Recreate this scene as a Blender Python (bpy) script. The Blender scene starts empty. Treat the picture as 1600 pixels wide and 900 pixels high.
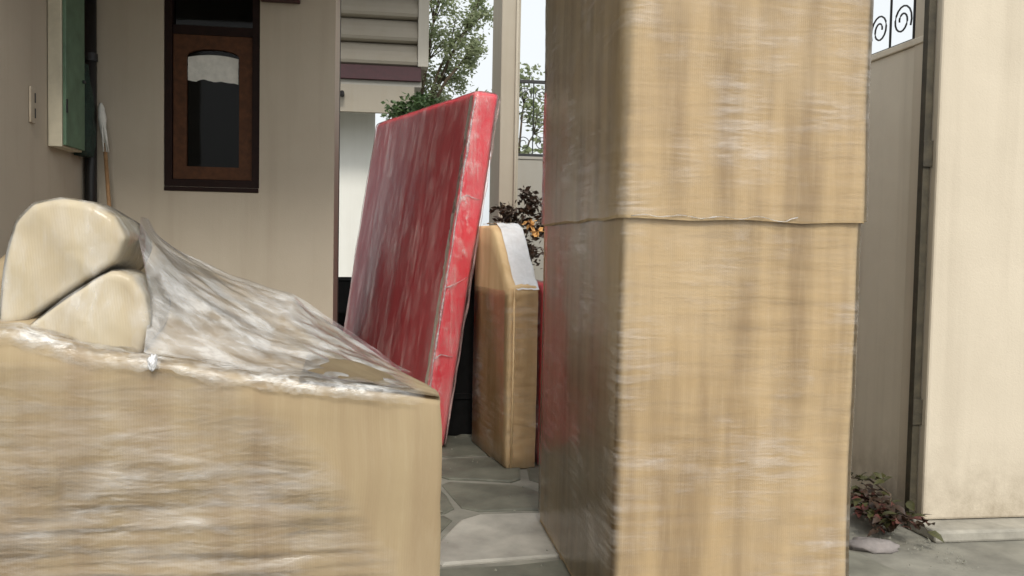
import bpy, bmesh, math, random
from mathutils import Vector, Matrix, noise
R = math.radians
rnd = random.Random(7)
scene = bpy.context.scene
C = scene.collection

# ------------------------------------------------------------------ camera
cam_data = bpy.data.cameras.new('camera')
cam = bpy.data.objects.new('camera', cam_data)
C.objects.link(cam)
cam_data.sensor_width = 36.0
cam_data.lens = 31.5
cam_data.clip_start = 0.05
cam_data.clip_end = 2000
cam.matrix_world = (Matrix.Translation((0, 0, 1.3)) @ Matrix.Rotation(R(-8.4), 4, 'Z')
                    @ Matrix.Rotation(R(87.3), 4, 'X') @ Matrix.Rotation(R(1.1), 4, 'Z'))
scene.camera = cam

# ------------------------------------------------------------------ sky, sun, exposure
SUN_EL, SUN_AZ = 42, 177          # azimuth clockwise from +Y: behind the camera, a little to its right
world = bpy.data.worlds.new('World')
scene.world = world
world.use_nodes = True
wt = world.node_tree
bg = wt.nodes['Background']
sky = wt.nodes.new('ShaderNodeTexSky')
sky.sky_type = 'NISHITA'
sky.sun_disc = False
sky.sun_elevation = R(SUN_EL)
sky.sun_rotation = R(SUN_AZ)
sky.air_density = 1.0
sky.dust_density = 6.0
sky.ozone_density = 1.0
hs = wt.nodes.new('ShaderNodeHueSaturation')
hs.inputs['Saturation'].default_value = 0.25
wt.links.new(sky.outputs[0], hs.inputs['Color'])
cloud = wt.nodes.new('ShaderNodeMixRGB')          # even white overcast over the clear sky
cloud.inputs[0].default_value = .7
cloud.inputs[2].default_value = (6.3, 6.6, 6.7, 1)
wt.links.new(hs.outputs[0], cloud.inputs[1])
wt.links.new(cloud.outputs[0], bg.inputs['Color'])
bg.inputs['Strength'].default_value = 0.13
sun_data = bpy.data.lights.new('sun', 'SUN')
sun_data.energy = 1.5
sun_data.angle = R(14)
sun_data.color = (1.0, 0.94, 0.84)
sun = bpy.data.objects.new('sun', sun_data)
C.objects.link(sun)
d = Vector((math.sin(R(SUN_AZ)) * math.cos(R(SUN_EL)), math.cos(R(SUN_AZ)) * math.cos(R(SUN_EL)), math.sin(R(SUN_EL))))
sun.rotation_euler = d.to_track_quat('Z', 'Y').to_euler()
scene.view_settings.view_transform = 'Standard'
scene.view_settings.look = 'None'
scene.view_settings.exposure = 0.42
scene.view_settings.gamma = 1.0
scene.view_settings.use_curve_mapping = False
scene.cycles.max_bounces = 6
scene.cycles.transparent_max_bounces = 10

# ------------------------------------------------------------------ material helpers
class NT:
    def __init__(s, name):
        s.m = bpy.data.materials.new(name)
        s.m.use_nodes = True
        s.t = s.m.node_tree
        s.p = s.t.nodes['Principled BSDF']
        s.out = s.t.nodes['Material Output']
        s.co = s.t.nodes.new('ShaderNodeTexCoord')
    def n(s, kind, **kw):
        nd = s.t.nodes.new('ShaderNode' + kind)
        for k, v in kw.items(): setattr(nd, k, v)
        return nd
    def l(s, a, b): s.t.links.new(a, b)
    def coords(s, scale):
        mp = s.n('Mapping'); mp.inputs['Scale'].default_value = scale
        s.l(s.co.outputs['Object'], mp.inputs['Vector']); return mp.outputs[0]
    def noise(s, scale, sc=1.0, detail=4, rough=.55, dist=0.0):
        nz = s.n('TexNoise'); nz.inputs['Scale'].default_value = sc
        nz.inputs['Detail'].default_value = detail; nz.inputs['Roughness'].default_value = rough
        nz.inputs['Distortion'].default_value = dist
        s.l(s.coords(scale), nz.inputs['Vector']); return nz.outputs[0]
    def ramp(s, fac, stops):
        r = s.n('ValToRGB'); e = r.color_ramp.elements
        while len(e) < len(stops): e.new(.5)
        for i, (p, c) in enumerate(stops):
            e[i].position = p
            e[i].color = (c, c, c, 1) if isinstance(c, (int, float)) else (*c, 1)
        s.l(fac, r.inputs[0]); return r.outputs[0]
    def math(s, op, a, b=None):
        m = s.n('Math', operation=op)
        for i, v in enumerate((a, b)):
            if v is None: continue
            if isinstance(v, (int, float)): m.inputs[i].default_value = v
            else: s.l(v, m.inputs[i])
        return m.outputs[0]
    def mix(s, fac, a, b, blend='MIX'):
        m = s.n('MixRGB', blend_type=blend)
        for i, v in enumerate((fac, a, b)):
            if isinstance(v, (int, float)): m.inputs[i].default_value = v
            elif isinstance(v, tuple): m.inputs[i].default_value = (*v, 1)
            else: s.l(v, m.inputs[i])
        return m.outputs[0]
    def bump(s, h, strength=.3, dist=.01, prev=None):
        b = s.n('Bump'); b.inputs['Strength'].default_value = strength; b.inputs['Distance'].default_value = dist
        s.l(h, b.inputs['Height'])
        if prev is not None: s.l(prev, b.inputs['Normal'])
        return b.outputs[0]

def plain(name, col, rough=.6, var=.18, scale=9, bump=.15, metallic=0, spec=.5, bdist=.004):
    t = NT(name)
    nz = t.noise((1, 1, 1), scale, 6, .6)
    f = t.ramp(nz, [(.3, 1 - var), (.7, 1 + var * .4)])
    c = t.mix(1.0, col, f, 'MULTIPLY')
    t.l(c, t.p.inputs['Base Color'])
    t.p.inputs['Roughness'].default_value = rough
    t.p.inputs['Metallic'].default_value = metallic
    t.p.inputs['Specular IOR Level'].default_value = spec
    nz2 = t.noise((1, 1, 1), scale * 6, 4, .6)
    t.l(t.bump(nz2, bump, bdist), t.p.inputs['Normal'])
    return t.m

def paint_wall(name, col, stain=(.27, .22, .155), amt=.45, rough=.85):
    """weathered painted plaster: blotches, faint run-down streaks, dirt splash near the ground, fine grit"""
    t = NT(name)
    blot = t.ramp(t.noise((1, 1, .8), 1.6, 6, .6), [(.35, 0), (.75, 1)])
    streak = t.ramp(t.noise((9, 9, .35), 1.0, 5, .6), [(.48, 0), (.8, 1)])
    c = t.mix(t.math('MULTIPLY', blot, amt * .5), col, stain)
    c = t.mix(t.math('MULTIPLY', streak, amt * .55), c, stain)
    sp = t.n('SeparateXYZ'); t.l(t.co.outputs['Object'], sp.inputs[0])
    low = t.n('MapRange'); t.l(sp.outputs[2], low.inputs[0])
    low.inputs[1].default_value = .45; low.inputs[2].default_value = 0.0
    low.inputs[3].default_value = 0; low.inputs[4].default_value = 1
    splash = t.math('MULTIPLY', low.outputs[0], t.ramp(t.noise((1, 1, 1), 7, 5, .7), [(.35, 0), (.7, 1)]))
    c = t.mix(t.math('MULTIPLY', splash, .85), c, stain)
    t.l(c, t.p.inputs['Base Color'])
    t.p.inputs['Roughness'].default_value = rough
    t.p.inputs['Specular IOR Level'].default_value = .25
    b1 = t.bump(t.noise((1, 1, 1), 5, 3, .5), .25, .012)
    t.l(t.bump(t.noise((1, 1, 1), 120, 4, .7), .5, .003, b1), t.p.inputs['Normal'])
    return t.m

def cardboard(name, col=(.54, .405, .235), dark=(.36, .26, .15), pale=(.62, .50, .335)):
    """kraft corrugated board with upright flutes, scuffs and stains"""
    t = NT(name)
    sp = t.n('SeparateXYZ'); t.l(t.co.outputs['Object'], sp.inputs[0])
    u = t.math('ADD', sp.outputs[0], sp.outputs[1])
    cb = t.n('CombineXYZ'); t.l(u, cb.inputs[0]); t.l(t.math('MULTIPLY', sp.outputs[2], .10), cb.inputs[2])
    def nz(scale, detail=4, rough=.6):
        n = t.n('TexNoise'); n.inputs['Scale'].default_value = scale; n.inputs['Detail'].default_value = detail
        n.inputs['Roughness'].default_value = rough; t.l(cb.outputs[0], n.inputs['Vector']); return n.outputs[0]
    broad = nz(11, 2, .5); fine = nz(70, 3, .6)
    blot = t.noise((1, 1, 1), 4.5, 7, .65)
    c = t.mix(t.ramp(broad, [(.39, 0), (.68, .95)]), col, dark)
    c = t.mix(t.ramp(fine, [(.5, 0), (.8, .3)]), c, pale)
    c = t.mix(t.ramp(blot, [(.5, 0), (.75, .3)]), c, dark)
    c = t.mix(t.ramp(t.noise((1, 1, 1), 1.7, 4, .6), [(.5, 0), (.75, .5)]), c, pale)
    t.l(c, t.p.inputs['Base Color'])
    t.p.inputs['Roughness'].default_value = .78
    t.p.inputs['Specular IOR Level'].default_value = .3
    w = t.n('TexWave', wave_type='BANDS', bands_direction='X')
    w.inputs['Scale'].default_value = 46; w.inputs['Distortion'].default_value = .6; w.inputs['Detail'].default_value = 1
    t.l(cb.outputs[0], w.inputs['Vector'])
    b = t.bump(broad, .35, .010)
    b = t.bump(w.outputs['Fac'], .05, .003, b)
    b = t.bump(t.noise((1, 1, 1), 9, 3, .6), .12, .01, b)
    t.l(b, t.p.inputs['Normal'])
    return t.m

def film(name, stretch=(2.0, 2.0, 26.0), lo=.04, hi=.42, rough=.22, tint=(.86, .85, .83), cover=.5, patch=1.6, bs=.25, ior=1.35):
    """stretch film: clear plastic that turns milky in wrinkles and in doubled layers"""
    t = NT(name)
    wr = t.noise(stretch, 1.0, 5, .62, .4)
    wr2 = t.noise(tuple(v * 2.7 for v in stretch), 1.0, 4, .6, .2)
    pat = t.ramp(t.noise((1, 1, 1), patch, 5, .6), [(cover - .13, 0), (cover + .16, 1)])
    f1 = t.ramp(wr, [(.42, 0), (.70, 1)])
    f2 = t.ramp(wr2, [(.5, 0), (.75, 1)])
    fac = t.math('ADD', t.math('MULTIPLY', f1, .7), t.math('MULTIPLY', f2, .35))
    fac = t.math('MULTIPLY', fac, t.math('ADD', t.math('MULTIPLY', pat, .92), .08))
    mr = t.n('MapRange'); t.l(fac, mr.inputs[0]); mr.inputs[3].default_value = lo; mr.inputs[4].default_value = hi
    at = t.n('Attribute', attribute_name='thin')
    keep = t.math('SUBTRACT', 1.0, at.outputs['Fac'])
    facv = t.math('MULTIPLY', mr.outputs[0], keep)
    t.p.inputs['Base Color'].default_value = (*tint, 1)
    t.p.inputs['Roughness'].default_value = rough
    t.p.inputs['Specular IOR Level'].default_value = .6
    b = t.bump(wr, bs, .02)
    b = t.bump(wr2, bs * .7, .008, b)
    t.l(b, t.p.inputs['Normal'])
    tr = t.n('BsdfTransparent')
    mx = t.n('MixShader')
    t.l(facv, mx.inputs[0]); t.l(tr.outputs[0], mx.inputs[1]); t.l(t.p.outputs[0], mx.inputs[2])
    gl = t.n('BsdfGlossy'); gl.inputs['Roughness'].default_value = .18; t.l(b, gl.inputs['Normal'])
    fr = t.n('Fresnel'); fr.inputs['IOR'].default_value = ior; t.l(b, fr.inputs['Normal'])
    mx2 = t.n('MixShader'); t.l(t.math('MULTIPLY', fr.outputs[0], keep), mx2.inputs[0]); t.l(mx.outputs[0], mx2.inputs[1]); t.l(gl.outputs[0], mx2.inputs[2])
    t.l(mx2.outputs[0], t.out.inputs['Surface'])
    return t.m

def red_cover(name):
    t = NT(name)
    n1 = t.noise((7, 7, .8), 1.4, 5, .6)
    c = t.mix(t.ramp(n1, [(.35, 0), (.7, 1)]), (.72, .022, .05), (.60, .018, .042))
    t.l(c, t.p.inputs['Base Color'])
    t.p.inputs['Roughness'].default_value = .42
    b = t.bump(n1, .4, .012)
    t.l(t.bump(t.noise((1, 1, 1), 40, 4, .6), .2, .004, b), t.p.inputs['Normal'])
    return t.m

def leaf_mat(name, c0, c1, scale=5, trans=.25):
    t = NT(name)
    c = t.mix(t.ramp(t.noise((1, 1, 1), scale, 4, .7), [(.35, 0), (.65, 1)]), c0, c1)
    t.l(c, t.p.inputs['Base Color']); t.p.inputs['Roughness'].default_value = .5
    tl = t.n('BsdfTranslucent'); t.l(c, tl.inputs[0])
    mx = t.n('MixShader'); mx.inputs[0].default_value = trans
    t.l(t.p.outputs[0], mx.inputs[1]); t.l(tl.outputs[0], mx.inputs[2]); t.l(mx.outputs[0], t.out.inputs['Surface'])
    return t.m

def thin(o, fn):
    a = o.data.attributes.new('thin', 'FLOAT', 'POINT')
    for i, v in enumerate(o.data.vertices): a.data[i].value = max(0.0, min(1.0, fn(v.co)))
def glass_mat(name):
    t = NT(name)
    tr = t.n('BsdfTransparent'); tr.inputs[0].default_value = (.5, .52, .52, 1)
    gl = t.n('BsdfGlossy'); gl.inputs['Roughness'].default_value = .04
    fr = t.n('Fresnel'); fr.inputs['IOR'].default_value = 1.2
    t.l(t.bump(t.noise((1, 1, 1), 3, 2), .05, .01), gl.inputs['Normal'])
    mx = t.n('MixShader'); t.l(fr.outputs[0], mx.inputs[0]); t.l(tr.outputs[0], mx.inputs[1]); t.l(gl.outputs[0], mx.inputs[2])
    t.l(mx.outputs[0], t.out.inputs['Surface'])
    return t.m

M = dict(
    house=paint_wall('house_paint', (.45, .395, .315)),
    bound=paint_wall('boundary_paint', (.72, .65, .53)),
    pillar=paint_wall('pillar_paint', (.62, .55, .44), amt=.4),
    pier=paint_wall('pier_paint', (.42, .38, .31)),
    white=paint_wall('white_paint', (.74, .74, .70), (.45, .42, .36), .3),
    grey=paint_wall('grey_plaster', (.33, .32, .29)),
    clad=paint_wall('cladding_paint', (.33, .30, .25)),
    endp=paint_wall('end_panel_paint', (.52, .49, .43)),
    concrete=plain('concrete', (.36, .34, .29), .85, .35, 8, .5),
    maroon=plain('maroon_paint', (.05, .007, .012), .5, .3, 12),
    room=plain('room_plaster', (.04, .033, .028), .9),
    wood_dark=plain('dark_wood', (.016, .006, .004), .6, .4, 20, spec=.15),
    wood=plain('brown_wood', (.085, .033, .013), .6, .4, 24, spec=.2),
    cream=plain('cream_paint', (.55, .50, .38), .5, .15, 10),
    green=plain('green_paint', (.11, .19, .12), .5, .35, 8),
    black=plain('black_pipe', (.012, .011, .011), .45, .3, 20),
    iron=plain('black_iron', (.014, .014, .015), .5, .4, 40, .3),
    gap_dark=plain('dark_olive_gap', (.055, .045, .026), .6, .5, 18, .4),
    stick=plain('tan_stick', (.33, .19, .09), .6, .3, 30),
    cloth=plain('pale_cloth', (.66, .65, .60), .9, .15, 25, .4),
    darkcloth=plain('dark_green_cloth', (.014, .036, .026), .8, .5, 18, .6, bdist=.02),
    plastic=plain('switch_plastic', (.50, .47, .40), .4),
    card=cardboard('kraft_cardboard'),
    card_pale=cardboard('pale_kraft_cardboard', (.37, .285, .17), (.30, .22, .13), (.43, .35, .23)),
    card_plain=cardboard('worn_kraft_board', (.50, .425, .29), (.42, .34, .215), (.56, .49, .36)),
    film_lip=film('stretch_film_lip', (13, 30, 30), .06, .98, .18, (.93, .92, .89), .46, 7, .4),
    card_warm=cardboard('warm_kraft_cardboard', (.76, .54, .30), (.62, .41, .21), (.78, .61, .39)),
    film=film('stretch_film_bands', (4, 4, 34), .0, .60, .2, (.95, .90, .87), .59, 2.6, .08),
    film_front=film('stretch_film_front', (5, 5, 30), .03, .50, .22, (.92, .88, .83), cover=.44, patch=3.0),
    film_tent=film('stretch_film_tent', (6.0, 12, 8), .10, .85, .2, (.92, .91, .89), .42, 2.2, .18),
    film_milky=film('stretch_film_doubled', (34, 34, 26), .10, .85, .28, (.86, .86, .87), .4, 3),
    film_skin=film('stretch_film_skin', (14, 10, 5), .05, .70, .22, (.92, .90, .86), .47, 5, .2, 1.25),
    film_edge=film('stretch_film_bunched', (26, 26, 15), .0, .95, .16, (.97, .86, .84), .57, 8, .4),
    film_white=film('stretch_film_many_layers', (9, 9, 9), .72, .95, .3, (.88, .88, .90), .4, 3),
    film_red=film('stretch_film_upright', (13, 13, .9), .05, .62, .2, (.98, .66, .64), .50, 3.2, ior=1.16),
    red=red_cover('red_sheet'),
    stone=plain('paving_stone', (.25, .245, .20), .6, .5, 3.5, .6),
    stone_dark=plain('dark_paving_stone', (.165, .165, .13), .6, .5, 3.5, .6),
    mortar=plain('mortar_ground', (.26, .25, .21), .8, .4, 4, .6),
    bark=plain('bark', (.12, .09, .06), .9, .4, 12, .6),
    leaf=leaf_mat('tree_leaf', (.23, .28, .14), (.33, .37, .23), 4, .5),
    leaf_dark=leaf_mat('shrub_leaf', (.03, .06, .02), (.075, .125, .04), 5, .2),
    leaf_brown=leaf_mat('dry_leaf', (.065, .035, .02), (.028, .018, .012), 9, .15),
    leaf_red=leaf_mat('reddish_leaf', (.14, .045, .032), (.075, .028, .026), 9, .15),
    leaf_olive=leaf_mat('olive_leaf', (.085, .085, .025), (.05, .05, .02), 9, .15),
    blossom=plain('orange_blossom', (.65, .36, .12), .7),
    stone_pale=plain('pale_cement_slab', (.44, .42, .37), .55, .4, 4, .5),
    lilac=plain('lilac_stone', (.25, .225, .215), .8, .4, 14, .4),
    clay=plain('clay_pot', (.24, .10, .05), .8, .3, 12, .3),
    drum=plain('dark_drum', (.008, .008, .008), .7, .4, 10, spec=.1),
    glass=glass_mat('window_glass'),
)

# ------------------------------------------------------------------ mesh helpers
def obj(name, bm, mat, parent=None, smooth=False, recalc=True):
    if recalc: bmesh.ops.recalc_face_normals(bm, faces=bm.faces[:])
    me = bpy.data.meshes.new(name); bm.to_mesh(me); bm.free()
    if smooth:
        for p in me.polygons: p.use_smooth = True
    me.materials.append(M[mat])
    o = bpy.data.objects.new(name, me); C.objects.link(o); o.parent = parent
    return o
def thing(name, label, cat, loc=(0, 0, 0), rz=0, group=None):
    o = bpy.data.objects.new(name, None); C.objects.link(o)
    o.location = loc; o.rotation_euler = (0, 0, rz); o.empty_display_size = .1
    o['label'] = label; o['category'] = cat
    if group: o['group'] = group
    return o
def tag(o, label, cat, group=None):
    o['label'] = label; o['category'] = cat
    if group: o['group'] = group
    return o
def box(bm, x0, x1, y0, y1, z0, z1, bev=0.0):
    b2 = bmesh.new()
    vs = [b2.verts.new((x, y, z)) for x in (x0, x1) for y in (y0, y1) for z in (z0, z1)]
    for f in ((0, 1, 3, 2), (4, 6, 7, 5), (0, 4, 5, 1), (2, 3, 7, 6), (0, 2, 6, 4), (1, 5, 7, 3)):
        b2.faces.new([vs[i] for i in f])
    bmesh.ops.recalc_face_normals(b2, faces=b2.faces[:])
    if bev: bmesh.ops.bevel(b2, geom=b2.edges[:], offset=bev, segments=2, profile=.5, affect='EDGES')
    join(bm, b2); return bm
def join(bm, b2):
    mp = {v: bm.verts.new(v.co) for v in b2.verts}
    for f in b2.faces: bm.faces.new([mp[v] for v in f.verts])
    b2.free()
def B(*a, **k): return box(bmesh.new(), *a, **k)
def tube(bm, pts, r, n=8, cap=True):
    pts = [Vector(p) for p in pts]
    rr = r if isinstance(r, (list, tuple)) else [r] * len(pts)
    rings = []
    for i, p in enumerate(pts):
        t = (pts[min(i + 1, len(pts) - 1)] - pts[max(i - 1, 0)]).normalized()
        a = t.cross(Vector((0, 0, 1)) if abs(t.z) < .9 else Vector((1, 0, 0))).normalized()
        b = t.cross(a)
        rings.append([bm.verts.new(p + rr[i] * (a * math.cos(2 * math.pi * k / n) + b * math.sin(2 * math.pi * k / n))) for k in range(n)])
    for a, b in zip(rings, rings[1:]):
        for k in range(n): bm.faces.new((a[k], a[(k + 1) % n], b[(k + 1) % n], b[k]))
    if cap: bm.faces.new(rings[0][::-1]); bm.faces.new(rings[-1])
    return bm
def loft(bm, rows, closed=False, cap=False):
    vr = [[bm.verts.new(p) for p in row] for row in rows]
    for a, b in zip(vr, vr[1:]):
        n = len(a)
        for k in range(n if closed else n - 1):
            bm.faces.new((a[k], a[(k + 1) % n], b[(k + 1) % n], b[k]))
    if cap: bm.faces.new(vr[0][::-1]); bm.faces.new(vr[-1])
    return vr
def nz(x, y, z=0.0): return noise.noise(Vector((x, y, z)))
def fb(x, y, z=0.0): return nz(x, y, z) * .6 + nz(x * 2.1, y * 2.1, z * 2.1 + 5) * .3 + nz(x * 4.3, y * 4.3, z * 4.3 + 9) * .15
def wall_hole(x0, x1, y0, y1, z0, z1, hx0, hx1, hz0, hz1):
    bm = bmesh.new()
    def ring(y, a, b, c, e): return [bm.verts.new(p) for p in ((a, y, c), (b, y, c), (b, y, e), (a, y, e))]
    fo, fi = ring(y0, x0, x1, z0, z1), ring(y0, hx0, hx1, hz0, hz1)
    bo, bi = ring(y1, x0, x1, z0, z1), ring(y1, hx0, hx1, hz0, hz1)
    for k in range(4):
        j = (k + 1) % 4
        bm.faces.new((fo[k], fo[j], fi[j], fi[k])); bm.faces.new((bo[j], bo[k], bi[k], bi[j]))
        bm.faces.new((fo[j], fo[k], bo[k], bo[j])); bm.faces.new((fi[k], fi[j], bi[j], bi[k]))
    return bm
def frame_bm(x0, x1, z0, z1, w, y0, y1): return wall_hole(x0, x1, y0, y1, z0, z1, x0 + w, x1 - w, z0 + w, z1 - w)
def rounded_rect(hx, hy, r, per=14, seg=5):
    pts = []
    corners = [(hx - r, hy - r, 0), (-hx + r, hy - r, 90), (-hx + r, -hy + r, 180), (hx - r, -hy + r, 270)]
    for i, (cx, cy, a0) in enumerate(corners):
        arc = [(cx + r * math.cos(R(a0 + 90 * k / seg)), cy + r * math.sin(R(a0 + 90 * k / seg))) for k in range(seg + 1)]
        pts += arc
        nx, ny, na = corners[(i + 1) % 4]
        s = (nx + r * math.cos(R(na)), ny + r * math.sin(R(na))); e = arc[-1]
        for k in range(1, per): pts.append((e[0] + (s[0] - e[0]) * k / per, e[1] + (s[1] - e[1]) * k / per))
    return pts

# ------------------------------------------------------------------ ground
g = bmesh.new()
loft(g, [[(-400, -400, 0), (400, -400, 0)], [(-400, 400, 0), (400, 400, 0)]])
ground = obj('ground', g, 'mortar'); ground['kind'] = 'structure'
def paving():
    nx, ny = 7, 13
    x0, y0, cw, cd = -1.5, 2.3, .58, .62
    P = {}
    for i in range(nx + 1):
        for j in range(ny + 1):
            P[i, j] = Vector((x0 + i * cw + rnd.uniform(-.11, .11) + (j % 2) * .15, y0 + j * cd + rnd.uniform(-.13, .13)))
    for i in range(nx):
        for j in range(ny):
            q = [P[i, j], P[i + 1, j], P[i + 1, j + 1], P[i, j + 1]]
            c = sum(q, Vector((0, 0))) / 4
            if c.x > 2.3: continue
            # cut corners to get rough flagstones
            pts = []
            for k in range(4):
                a, b_ = q[k], q[(k + 1) % 4]
                pts += [a.lerp(b_, .12), a.lerp(b_, .5) + Vector((rnd.uniform(-.02, .02), rnd.uniform(-.02, .02))), a.lerp(b_, .88)]
            g_ = rnd.uniform(.015, .035)
            pts = [p + (c - p).normalized() * g_ for p in pts]
            bm = bmesh.new(); h = rnd.uniform(.007, .012)
            tilt = (rnd.uniform(-.008, .008), rnd.uniform(-.008, .008))
            lo = [bm.verts.new((p.x - c.x, p.y - c.y, -.004)) for p in pts]
            mid = [bm.verts.new((p.x - c.x, p.y - c.y, h - .005)) for p in pts]
            hi = [bm.verts.new(((p.x - c.x) * .965, (p.y - c.y) * .965, h + (p.x - c.x) * tilt[0] + (p.y - c.y) * tilt[1])) for p in pts]
            n = len(pts)
            for k in range(n):
                m = (k + 1) % n
                bm.faces.new((lo[k], lo[m], mid[m], mid[k])); bm.faces.new((mid[k], mid[m], hi[m], hi[k]))
            bm.faces.new(hi)
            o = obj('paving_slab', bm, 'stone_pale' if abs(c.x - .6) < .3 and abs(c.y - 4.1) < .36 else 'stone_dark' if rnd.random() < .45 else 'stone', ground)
            o.location = (c.x, c.y, 0)
paving()
gr = bmesh.new(); rg = random.Random(21)          # grit, crumbs of mortar and bits of dry leaf
for k in range(600):
    x, y = rg.uniform(-.2, 2.48), rg.uniform(2.4, 8.5)
    if rg.random() < .3: x = 2.48 - abs(rg.gauss(0, .12)); y = rg.uniform(3.3, 5)
    s_g = rg.uniform(.002, .007) * (1.8 if rg.random() < .08 else 1)
    q = [gr.verts.new((x + s_g * math.cos(a + rg.uniform(-.4, .4)) * rg.uniform(.6, 1.2), y + s_g * math.sin(a) * rg.uniform(.6, 1.2), .011)) for a in (0, 1.57, 3.14, 4.71)]
    tp = gr.verts.new((x, y, .012 + s_g * .9))
    for i in range(4): gr.faces.new((q[i], q[(i + 1) % 4], tp))
    gr.faces.new(q[::-1])
go = obj('grit', gr, 'stone', None); go['kind'] = 'stuff'; go['label'] = 'scattered dark grit and crumbs on the paving'; go['category'] = 'grit'

# ------------------------------------------------------------------ house with the barred window
house = thing('house', 'beige plastered house with a tall brown window behind the wrapped sofa', 'house', (-1.1, 6.3, 0))
HX, HY = -1.1, 6.3
def hb(x0, x1, y0, y1, z0, z1, bev=0): return B(x0 - HX, x1 - HX, y0 - HY, y1 - HY, z0, z1, bev=bev)
wx0, wx1, wz0, wz1 = -1.44, -.82, 1.655, 3.10
fw = wall_hole(-1.93 - HX, -.32 - HX, 0, .18, 0, 3.30, wx0 - HX, wx1 - HX, wz0, wz1)
obj('wall', fw, 'house', house)
bm = hb(-2.13, -1.932, 2.6, 6.48, 0, 3.30); obj('wall', bm, 'house', house)
bm = hb(-.45, -.322, 6.482, 7.0, 0, 3.30); obj('wall', bm, 'house', house)
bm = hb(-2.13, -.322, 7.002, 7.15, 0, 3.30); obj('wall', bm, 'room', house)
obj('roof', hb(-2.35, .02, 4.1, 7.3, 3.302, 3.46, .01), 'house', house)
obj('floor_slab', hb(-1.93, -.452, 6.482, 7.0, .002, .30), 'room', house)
win = obj('window', frame_bm(wx0 - HX + .002, wx1 - HX - .002, wz0 + .002, wz1 - .002, .048, .012, .13), 'wood_dark', house)
obj('transom', hb(wx0 + .052, wx1 - .052, 6.33, 6.42, 2.675, 2.735), 'wood_dark', win)
# sash with an arched head
def sash():
    bm = bmesh.new()
    x0, x1, z0, z1 = wx0 + .054 - HX, wx1 - .054 - HX, wz0 + .054, 2.673
    w = .085
    inner = [(x0 + w, z0 + w), (x1 - w, z0 + w), (x1 - w, z1 - w - .055)]
    for k in range(1, 8):
        a = math.pi * k / 8
        inner.append(((x0 + x1) / 2 + ((x1 - x0) / 2 - w) * math.cos(a), z1 - w - .055 + .05 * math.sin(a)))
    inner.append((x0 + w, z1 - w - .055))
    cx, cz = (x0 + x1) / 2, (z0 + z1) / 2
    outer = []
    for (x, z) in inner:
        if z <= z0 + w + 1e-6: outer.append((x0 if x < cx else x1, z0))
        elif abs(x - (x0 + w)) < 1e-6: outer.append((x0, z1))
        elif abs(x - (x1 - w)) < 1e-6: outer.append((x1, z1))
        else: outer.append((x, z1))
    for ya, yb in ((.035, .095),):
        vo = [bm.verts.new((x, ya, z)) for x, z in outer]; vi = [bm.verts.new((x, ya, z)) for x, z in inner]
        wo = [bm.verts.new((x, yb, z)) for x, z in outer]; wi = [bm.verts.new((x, yb, z)) for x, z in inner]
        n = len(inner)
        for k in range(n):
            m = (k + 1) % n
            bm.faces.new((vo[k], vo[m], vi[m], vi[k])); bm.faces.new((wo[m], wo[k], wi[k], wi[m]))
            bm.faces.new((vi[k], vi[m], wi[m], wi[k])); bm.faces.new((vo[m], vo[k], wo[k], wo[m]))
    return bm
obj('sash', sash(), 'wood', win)
obj('pane', hb(wx0 + .12, wx1 - .12, 6.362, 6.367, wz0 + .12, 2.64), 'glass', win)
obj('pane', hb(wx0 + .052, wx1 - .052, 6.372, 6.377, 2.737, wz1 - .052), 'glass', win)
# pale crinkled sheet just in front of the upper half of the pane
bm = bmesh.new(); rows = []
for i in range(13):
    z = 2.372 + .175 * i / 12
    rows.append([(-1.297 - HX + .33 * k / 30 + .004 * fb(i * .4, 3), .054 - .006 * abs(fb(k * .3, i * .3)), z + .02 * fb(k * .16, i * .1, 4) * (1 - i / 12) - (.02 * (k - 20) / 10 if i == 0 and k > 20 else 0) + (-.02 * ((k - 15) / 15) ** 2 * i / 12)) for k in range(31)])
loft(bm, rows); obj('pale_sheet', bm, 'cloth', win, True)
obj('sill', hb(wx0 + .003, wx1 - .003, 6.292, 6.312, wz0 - .03, wz0 - .001, .004), 'wood_dark', win)
obj('ledge', hb(-.812, -.555, 6.20, 6.298, 2.905, 2.96, .006), 'maroon', house)

# switch plate, cabinet, pipe, stick and bag in the corner
sw = thing('switch_plate', 'small pale switch plate on the house side wall by the cabinet', 'switch', (-1.93, 5.36, 1.93))
obj('plate', B(0, .012, -.035, .035, 0, .20, .004), 'house', sw)
for k in range(2): obj('rocker', B(.0125, .017, .016, .027, .03 + .085 * k, .085 + .085 * k, .002), 'black', sw)

cab = thing('wall_cabinet', 'cream and green cabinet high on the house side wall', 'cabinet', (-1.93, 5.61, 1.83))
obj('body', B(.001, .078, 0, .36, 0, 1.25, .004), 'cream', cab)
dr = obj('door', B(.0785, .098, .012, .35, .01, 1.24, .004), 'green', cab)
obj('knob', B(.0985, .115, .30, .32, .42, .44, .004), 'iron', dr)
for k in range(2): obj('hinge', B(.0985, .104, .012, .03, .2 + .7 * k, .28 + .7 * k, .001), 'iron', dr)

pipe = thing('drain_pipe', 'black upright drain pipe in the corner of the house', 'pipe', (-1.885, 6.25, 0))
obj('pipe', tube(bmesh.new(), [(0, 0, 0), (0, 0, 3.295)], .037, 16), 'black', pipe, True)
for z in (.5, 1.45, 2.45): obj('clamp', tube(bmesh.new(), [(0, 0, z), (0, 0, z + .05)], .044, 16), 'iron', pipe)

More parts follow.
